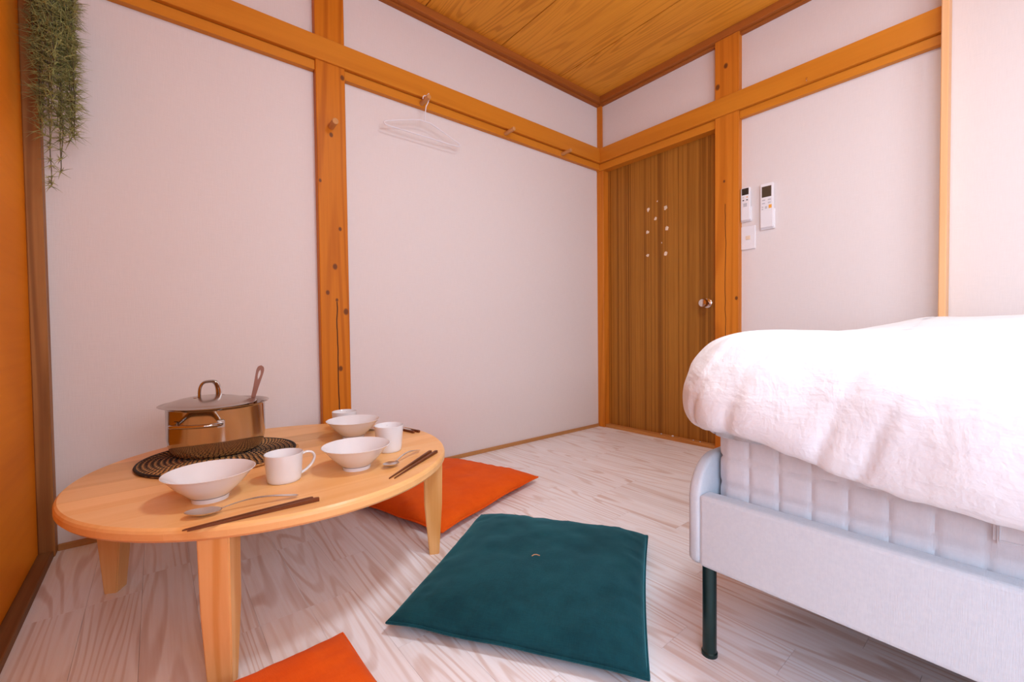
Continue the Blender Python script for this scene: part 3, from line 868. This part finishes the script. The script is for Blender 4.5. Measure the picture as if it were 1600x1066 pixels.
# ladle leaning out of the pot
ladle = thing('ladle', 'steel ladle, orange reflection painted into its brown handle, with a hanging hole sticking out of the pot', 'ladle', (PC.x, PC.y, MATZ+0.012))
def ladle_handle():
    top = Vector((-2.126, -0.352, 0.566)); bot = Vector((-2.174, -0.372, 0.392))
    d = (top-bot).normalized()
    sd = d.cross(Vector((0.05, 1, 0.0))).normalized()
    nn = d.cross(sd)
    L = (top-bot).length
    # outline with slot, built as two rails joined by end caps
    segs = [(0.0, 0.0052, 0), (0.45, 0.0058, 0), (0.60, 0.0070, 0), (0.74, 0.0088, 0), (0.76, 0.0090, 0.0008), (0.79, 0.0096, 0.0026), (0.84, 0.0102, 0.0036), (0.89, 0.0106, 0.0030), (0.915, 0.0106, 0.0008), (0.93, 0.0104, 0), (0.965, 0.0090, 0), (0.985, 0.0062, 0), (1.0, 0.0015, 0)]
    bm = bmesh.new(); th_ = 0.0014
    for sg in (-1, 1):
        rows = []
        for t, wd, sl in segs:
            c_ = bot+d*(L*t)+nn*(0.010*math.sin(t*2.4))
            rows.append([bm.verts.new(c_+sd*(sg*a)+nn*b_) for a, b_ in ((sl, -th_), (wd, -th_), (wd, th_), (sl, th_))])
        for A, B in zip(rows[:-1], rows[1:]):
            for j in range(4): bm.faces.new((A[j], A[(j+1)%4], B[(j+1)%4], B[j]))
        bm.faces.new(rows[0]); bm.faces.new(rows[-1][::-1])
    o = loc(bm_obj('handle', bm, M['ladle'], ladle), ladle.location)
    sc = lathe('scoop', [(0.0,0.0),(0.018,0.002),(0.032,0.012),(0.038,0.028),(0.0365,0.028),(0.030,0.013),(0.017,0.0045),(0.0,0.003)], 24, M['steel2'], ladle)
    sc.location = (bot.x-ladle.location.x-0.022, bot.y-ladle.location.y, 0.030)
ladle_handle()

# ------------------------------------------------------------------ crockery
def make_bowl(x, y, label):
    t = thing('rice_bowl', label, 'bowl', (x, y, TZ), 0, 'white bowls on the round table')
    lathe('body', [(0.0,0.0065),(0.030,0.0065),(0.040,0.013),(0.060,0.033),(0.0765,0.0525),(0.0825,0.0590),(0.0838,0.0600),(0.0825,0.0606),(0.0750,0.0548),(0.056,0.0335),(0.037,0.0155),(0.026,0.0105),(0.0,0.0095)], 56, M['china'], t, auto=60)
    lathe('foot_ring', [(0.0,0.0070),(0.0295,0.0070),(0.0345,0.0085),(0.0335,0.0),(0.030,0.0),(0.029,0.0050),(0.0,0.0050)], 48, M['china'], t, auto=50)
    return t
make_bowl(-2.303, -0.822, 'white flared bowl behind a large spoon, in front of the steel pot')
make_bowl(-1.993, -0.822, 'white flared bowl beside the small spoon, in front of the tall mug')
make_bowl(-1.885, -0.492, 'white flared bowl hiding the mug nearest the wall post')
def make_mug(x, y, az, label, r=0.0425, rb=0.0365, h=0.066):
    t = thing('mug', label, 'mug', (x, y, TZ), az, 'white mugs on the round table')
    lathe('body', [(0.0,0.002),(rb-0.006,0.002),(rb-0.004,0.0),(rb-0.0015,0.001),(rb,0.005),(rb+0.001,0.012),(r-0.001,h-0.002),(r-0.0007,h-0.0005),(r-0.0017,h),(r-0.003,h-0.001),(rb-0.0015,0.012),(rb-0.006,0.006),(0.0,0.005)], 48, M['china'], t, auto=50)
    pts = smooth_curve([(r-0.0035,0,h-0.011),(r+0.008,0,h-0.0075),(r+0.021,0,h-0.011),(r+0.027,0,h-0.022),(r+0.022,0,h-0.036),(r+0.009,0,h-0.049),(rb+0.0008,0,h-0.0565)], 6)
    tube('handle', pts, 0.0048, M['china'], t, 10, flat=0.6)
    return t
make_mug(-2.157, -0.800, math.radians(3), 'white mug with its handle showing, beside the bowl and the woven mat')
make_mug(-1.861, -0.722, math.radians(75), 'tall white mug with hidden handle standing behind the middle bowl', 0.0425, 0.0350, 0.076)
make_mug(-1.866, -0.348, math.radians(60), 'white mug half hidden by a bowl, in front of the wall post')

# ------------------------------------------------------------------ cutlery
def make_spoon(x, y, az, L, label):
    t = thing('spoon', label, 'spoon', (x, y, TZ), az, 'steel spoons on the table')
    def sec(u):   # u metres from the bowl tip
        s = u/L
        bl = 0.31
        if s < bl:
            q = s/bl
            wd = 0.0205*(L/0.19)*math.sqrt(max(0.0, 1-(2*q-1)**2))*(1.0-0.12*(1-q)) if q > 0 else 0
            wd = max(wd, 0.0028) if q > 0.5 else max(wd, 0.0004)
            zc_ = 0.0015+0.020*max(0, (0.52-q))**1.7*1.6 + 0.010*max(0, (q-0.55))**1.6*1.5
            cup = 0.0075*math.sin(PI*min(1, max(0, q)))**0.8
        else:
            q = (s-bl)/(1-bl)
            wd = 0.0026+0.0042*max(0, (q-0.25)/0.75)**1.3
            if q > 0.93: wd *= math.sqrt(max(0.02, 1-((q-0.93)/0.07)**2))
            zc_ = 0.0045+0.0125*math.sin(PI*min(1, (q+0.12)/1.12))**1.1*(1-0.25*q)
            if q > .85: zc_ = max(0.0016, zc_)
            cup = 0
        return wd, zc_, cup
    def build(name, u0, u1, nu, nw=9):
        V, Fc = [], []
        th_ = 0.0011
        rows = []
        for i in range(nu+1):
            u = u0+(u1-u0)*i/nu; wd, zz, cup = sec(u)
            row = []
            for j in range(nw):
                v = -1+2*j/(nw-1); row.append((u, wd*v, zz+cup*v*v))
            rows.append(row)
        for dz in (0, -th_):
            for row in rows:
                for p in row: V.append((p[0], p[1], p[2]+dz+0.0006))
        o_ = (nu+1)*nw
        for i in range(nu):
            for j in range(nw-1):
                a, b_, c_, d_ = i*nw+j, (i+1)*nw+j, (i+1)*nw+j+1, i*nw+j+1
                Fc.append((a, b_, c_, d_)); Fc.append((o_+d_, o_+c_, o_+b_, o_+a))
            for j in (0, nw-1): Fc.append((i*nw+j, (i+1)*nw+j, o_+(i+1)*nw+j, o_+i*nw+j) if j else (o_+i*nw, o_+(i+1)*nw, (i+1)*nw, i*nw))
        for i in (0, nu):
            for j in range(nw-1): Fc.append((i*nw+j, i*nw+j+1, o_+i*nw+j+1, o_+i*nw+j))
        return mesh_obj(name, V, Fc, M['cutlery'], t, True, 60)
    build('spoon_bowl', 0.0002, 0.31*L, 26)
    build('spoon_handle', 0.31*L, L, 34, 7)
    return t
make_spoon(-2.352, -0.915, math.atan2(-0.937+0.915, -2.158+2.352), 0.195, 'steel spoon lying between the front bowl and the long chopsticks')
make_spoon(-1.945, -0.888, math.atan2(-0.792+0.888, -1.800+1.945), 0.174, 'steel spoon on the table rim side beside the middle bowl')
make_spoon(-1.822, -0.402, math.atan2(-0.545+0.402, -1.700+1.822), 0.19, 'steel spoon almost hidden behind the tall mug')

def make_chop(a, b_, label, off, roll=0.0):
    a = Vector(a); b_ = Vector(b_)
    d = (b_-a).normalized(); nn = Vector((-d.y, d.x))
    a = a+nn*off; b_ = b_+nn*off
    L = (b_-a).length
    V, Fc = [], []
    for i, (t_, h) in enumerate(((0.0, 0.0011), (0.02, 0.0015), (0.5, 0.0029), (0.97, 0.0039), (1.0, 0.0037))):
        for (p, q) in ((-1, -1), (1, -1), (1, 1), (-1, 1)): V.append((L*t_, p*h, 0.0039+q*h if False else h+q*h))
    for i in range(4):
        for j in range(4):
            j2 = (j+1)%4; Fc.append((i*4+j, i*4+j2, (i+1)*4+j2, (i+1)*4+j))
    Fc += [(3,2,1,0), (16,17,18,19)]
    bm = bmesh.new(); bv = [bm.verts.new(v) for v in V]
    for f in Fc: bm.faces.new([bv[i] for i in f])
    bmesh.ops.recalc_face_normals(bm, faces=bm.faces)
    bmesh.ops.bevel(bm, geom=[e for e in bm.edges if abs(e.verts[0].co.x-e.verts[1].co.x) > 1e-4], offset=0.0006, segments=2, affect='EDGES')
    o = bm_obj('chopstick', bm, M['chop']); o.location = (a.x, a.y, TZ+0.0002)
    o.rotation_euler = (0, 0, math.atan2(d.y, d.x))
    return tag(o, label, 'chopstick', 'chopsticks on the table')
make_chop((-2.357, -0.9785), (-2.140, -0.982), 'dark brown wooden chopstick lying right next to the large spoon', 0.0045); make_chop((-2.350, -0.9785), (-2.131, -0.984), 'dark brown wooden chopstick nearest the table edge, before the large spoon', -0.0040)
make_chop((-1.962, -0.962), (-1.779, -0.830), 'dark brown wooden chopstick lying right next to the small spoon', 0.0045); make_chop((-1.957, -0.962), (-1.771, -0.834), 'dark brown wooden chopstick nearest the table edge, past the small spoon', -0.0040)
make_chop((-1.754, -0.353), (-1.712, -0.575), 'dark brown wooden chopstick behind the tall mug, next to the hidden spoon', 0.0048); make_chop((-1.752, -0.350), (-1.702, -0.580), 'dark brown wooden chopstick behind the tall mug, nearest the table edge', 0.0140)

# ------------------------------------------------------------------ pegs and hanger
def peg(x, y, z, label, L=0.072, r=0.0105):
    bm = bmesh.new()
    tube_into(bm, [(x, y, z), (x, y-L+0.002, z+0.002), (x, y-L, z+0.002)], [r, r, r*0.82], 16)
    o = loc(bm_obj('coat_peg', bm, M['peg'], None, True, 40), (x, y, z)); o.location = (x, y, z)
    return tag(o, label, 'coat peg', 'wooden coat pegs')
peg(-1.366, -KP, 1.7720, 'short wooden coat peg with the white wire hanger hooked over it', 0.078)
peg(-0.846, -KP, 1.7720, 'empty wooden coat peg between the hanger and the room corner', 0.078)
peg(-0.392, -KP, 1.7720, 'empty wooden coat peg closest to the corner beside the door', 0.078)
peg(-1.795, -0.036, 1.535, 'short round wooden coat peg set into the wall post', 0.06, 0.0125)

hg = thing('wire_hanger', 'white wire clothes hanger hanging from a wooden peg', 'hanger', (-1.366, -0.078, 1.775))
def hgp(x, z):           # lean: bottom closer to the wall
    t = (1.776-z)/0.17
    return (x+1.366, 0.0+0.024*t, z-1.766)
hk = [(-1.384, 1.760), (-1.383, 1.770), (-1.376, 1.7765), (-1.366, 1.7785), (-1.356, 1.7935), (-1.3525, 1.764), (-1.358, 1.748), (-1.3655, 1.732), (-1.368, 1.705), (-1.368, 1.680), (-1.368, 1.663)]
tube('hook', [hgp(*p) for p in hk], 0.0026, M['wire'], hg, 8)
fr_ = [(-1.368, 1.664), (-1.395, 1.664), (-1.430, 1.655), (-1.50, 1.633), (-1.562, 1.613), (-1.570, 1.606), (-1.566, 1.599), (-1.555, 1.597), (-1.46, 1.597), (-1.368, 1.597), (-1.27, 1.597), (-1.18, 1.597), (-1.170, 1.599), (-1.166, 1.606), (-1.174, 1.613), (-1.236, 1.633), (-1.306, 1.655), (-1.341, 1.664)]
tube('frame', [hgp(*p) for p in fr_], 0.0030, M['wire'], hg, 8, closed=True)

# ------------------------------------------------------------------ wall controls
def remote(y, z, wd, ht, label, scr, scrmat, big):
    t = thing('remote_control', label, 'remote control', (0, y, z))
    h = box('wall_holder', (-0.010, -wd/2-0.003, -ht*0.03), (0, wd/2+0.003, ht*0.42), M['plastic'], t, 0.002, 2)
    bm = bmesh.new(); add_box(bm, (-0.021, -wd/2, 0), (-0.0045, wd/2, ht)); bmesh.ops.bevel(bm, geom=list(bm.edges), offset=0.0035, segments=3, affect='EDGES')
    b_ = bm_obj('body', bm, M['plastic'], t, True, 40)
    box('screen', (-0.0222, -wd*0.36, ht*scr[0]), (-0.0205, wd*0.36, ht*scr[1]), M[scrmat], t, 0.0004)
    def btn(yy, zz, a, b2, mt_): box('button', (-0.0226, yy*wd-a, zz*ht-b2), (-0.0205, yy*wd+a, zz*ht+b2), M[mt_], t, 0.0006)
    if big:
        for yy in (0.22, -0.22):
            for zz in (0.625, 0.555): btn(yy, zz, 0.007, 0.0026, 'plastic2')
        btn(0.30, 0.475, 0.0035, 0.003, 'plastic2'); btn(0.30, 0.425, 0.0035, 0.003, 'plastic2'); btn(0.03, 0.455, 0.0045, 0.006, 'plastic2')
        btn(-0.28, 0.465, 0.0068, 0.0085, 'obutton')
    else:
        btn(0.20, 0.70, 0.0035, 0.0022, 'plastic2'); btn(-0.20, 0.70, 0.0035, 0.0022, 'obutton')
        btn(0.20, 0.615, 0.0035, 0.0028, 'hinge'); btn(-0.20, 0.615, 0.0035, 0.0028, 'hinge')
        btn(0.0, 0.47, 0.009, 0.009, 'plastic2')
    return t
remote(-0.968, 1.226, 0.046, 0.168, 'smaller white remote with black screen in a wall holder beside the door post', (0.775, 0.975), 'screen', False)
remote(-1.069, 1.170, 0.060, 0.220, 'larger white remote with orange button in a wall holder', (0.69, 0.93), 'screen2', True)
sw_ = thing('light_switch', 'white light switch plate on the wall below the smaller remote', 'light switch', (0, -0.977, 1.077))
box('plate', (-0.008, -0.035, 0), (0, 0.035, 0.12), M['plastic'], sw_, 0.003, 3)
box('rocker', (-0.0105, -0.011, 0.050), (-0.0075, 0.011, 0.070), M['paper'], sw_, 0.001, 2)

sh = tag(tube('screw_hook', smooth_curve([(0.003, 0, 0.0), (-0.010, 0, 0.0), (-0.018, 0, -0.006), (-0.018, 0, -0.014), (-0.011, 0, -0.018), (-0.006, 0, -0.013)], 5), 0.0016, M['knob'], None, 6), 'small metal screw hook in the wooden rail above the remotes', 'hook')
sh.location = (-0.046, -1.250, 1.815)
rgc = random.Random(8)
for (x, y, r) in ((0.006, -0.468, 0.006), (0.004, -0.545, 0.008), (0.008, -0.672, 0.005), (0.004, -0.715, 0.005)):
    bm = bmesh.new(); bmesh.ops.create_icosphere(bm, subdivisions=1, radius=r)
    for v in bm.verts: v.co = Vector((v.co.x*0.7, v.co.y*rgc.uniform(0.8, 1.2), v.co.z*0.55*rgc.uniform(0.8, 1.2)))
    zmin = min(v.co.z for v in bm.verts)
    for v in bm.verts: v.co.z -= zmin
    o = bm_obj('plaster_chip', bm, M['plastic']); o.location = (x, y, 0.02)
    tag(o, 'tiny white plaster chip lying on the door threshold', 'plaster chip', 'plaster chips on the door threshold')

# ------------------------------------------------------------------ hanging plant
pl = thing('hanging_plant', 'trailing grey green air plant hanging in the corner against the column', 'plant', (-2.585, -0.135, 1.08))
def plant():
    rg = random.Random(21)
    bs = bmesh.new(); V, Fc = [], []
    def leaf(p, d, L, wd):
        d = d.normalized(); s = d.cross(Vector((0,0,1)))
        if s.length < 0.1: s = d.cross(Vector((1,0,0)))
        s.normalize(); nn = s.cross(d)
        curl = rg.uniform(-0.5, 0.7)
        b0 = len(V); q = p.copy(); dd = d.copy()
        for k in range(5):
            ww = wd*(1-k/4.4)
            V.append(tuple(q+s*ww)); V.append(tuple(q-s*ww)); V.append(tuple(q+nn*ww*1.2))
            dd = (dd+nn*curl*0.28+Vector((0,0,-0.05))).normalized(); q = q+dd*(L/4)
        for k in range(4):
            a = b0+k*3
            for i, j in ((0, 1), (1, 2), (2, 0)): Fc.append((a+i, a+j, a+3+j, a+3+i))
    def tuft(p, n_, L):
        for _ in range(n_):
            th_ = rg.uniform(0, 2*PI); ph = rg.uniform(-0.75, 0.9)
            leaf(p, Vector((math.cos(th_)*math.cos(ph), math.sin(th_)*math.cos(ph), math.sin(ph))), L*rg.uniform(0.6, 1.2), 0.0016)
    O = Vector((-2.585, -0.135, 1.08))
    for s_ in range(46):
        a = rg.uniform(0, 2*PI); r = 0.052*math.sqrt(rg.random())
        zend = 1.23+0.30*rg.random()**0.9
        if s_ == 0: zend = 1.10; r = 0.01
        if s_ == 1: zend = 1.145; r = 0.012
        if s_ == 2: zend = 1.175; r = 0.015
        low = max(0, min(1, (1.45-zend)/0.3))
        cx = r*math.cos(a)*(1-0.5*low)-0.012*low+0.004+{0: -0.018, 1: 0.014}.get(s_, 0.0); cy = r*math.sin(a)*(1-0.5*low)
        pts = []; z = 1.70
        k = 0
        while z > zend:
            f = min(1, (1.76-z)/0.12)
            px = cx*f*1.0+0.010*noise.noise(Vector((s_*3.1, z*9, 0))); py = cy*f*1.0+0.010*noise.noise(Vector((s_*3.1, z*9, 7)))
            pts.append(Vector((-2.581+px, -0.135+py, z)))
            z -= 0.016; k += 1
        pts.append(Vector(pts[-1])+Vector((rg.uniform(-.008,.008), rg.uniform(-.008,.008), -0.012)))
        tube_into(bs, [p-O for p in pts], 0.0011, 4)
        for i in range(1, len(pts)):
            if rg.random() < (0.62 if s_ > 3 else 0.5) or i == len(pts)-1: tuft(pts[i]-O, 8 if s_ > 3 else 9, 0.039 if s_ > 3 else 0.027)
    # the cord up to the picture rail
    tube_into(bs, [Vector((-2.581, -0.135, 1.69))-O, Vector((-2.581, -0.125, 1.76))-O, Vector((-2.585, -0.062, 1.845))-O, Vector((-2.585, -0.0468, 1.850))-O], 0.002, 6)
    bm_obj('stems', bs, M['stem'], pl, True, 60)
    fo = mesh_obj('foliage', V, Fc, M['leaf'], pl, True)
    fo['kind'] = 'stuff'
plant()

# ------------------------------------------------------------------ ceiling lamp (above and behind the camera's view)
lp = thing('ceiling_lamp', 'round white ceiling lamp in the middle of the wooden ceiling', 'lamp', LAMP_POS)
lathe('base', [(0.0, 0.005), (0.20, 0.005), (0.205, 0.0), (0.205, -0.02), (0.0, -0.02)], 40, M['lampbody'], lp)
lathe('rim', [(0.165, -0.0205), (0.185, -0.0205), (0.195, -0.035), (0.195, -0.082), (0.186, -0.090), (0.180, -0.082), (0.180, -0.035), (0.165, -0.028)], 40, M['lampbody'], lp, closed=True)
lathe('diffuser', [(0.179, -0.082), (0.12, -0.087), (0.0, -0.089)], 32, M['lamp'], lp)
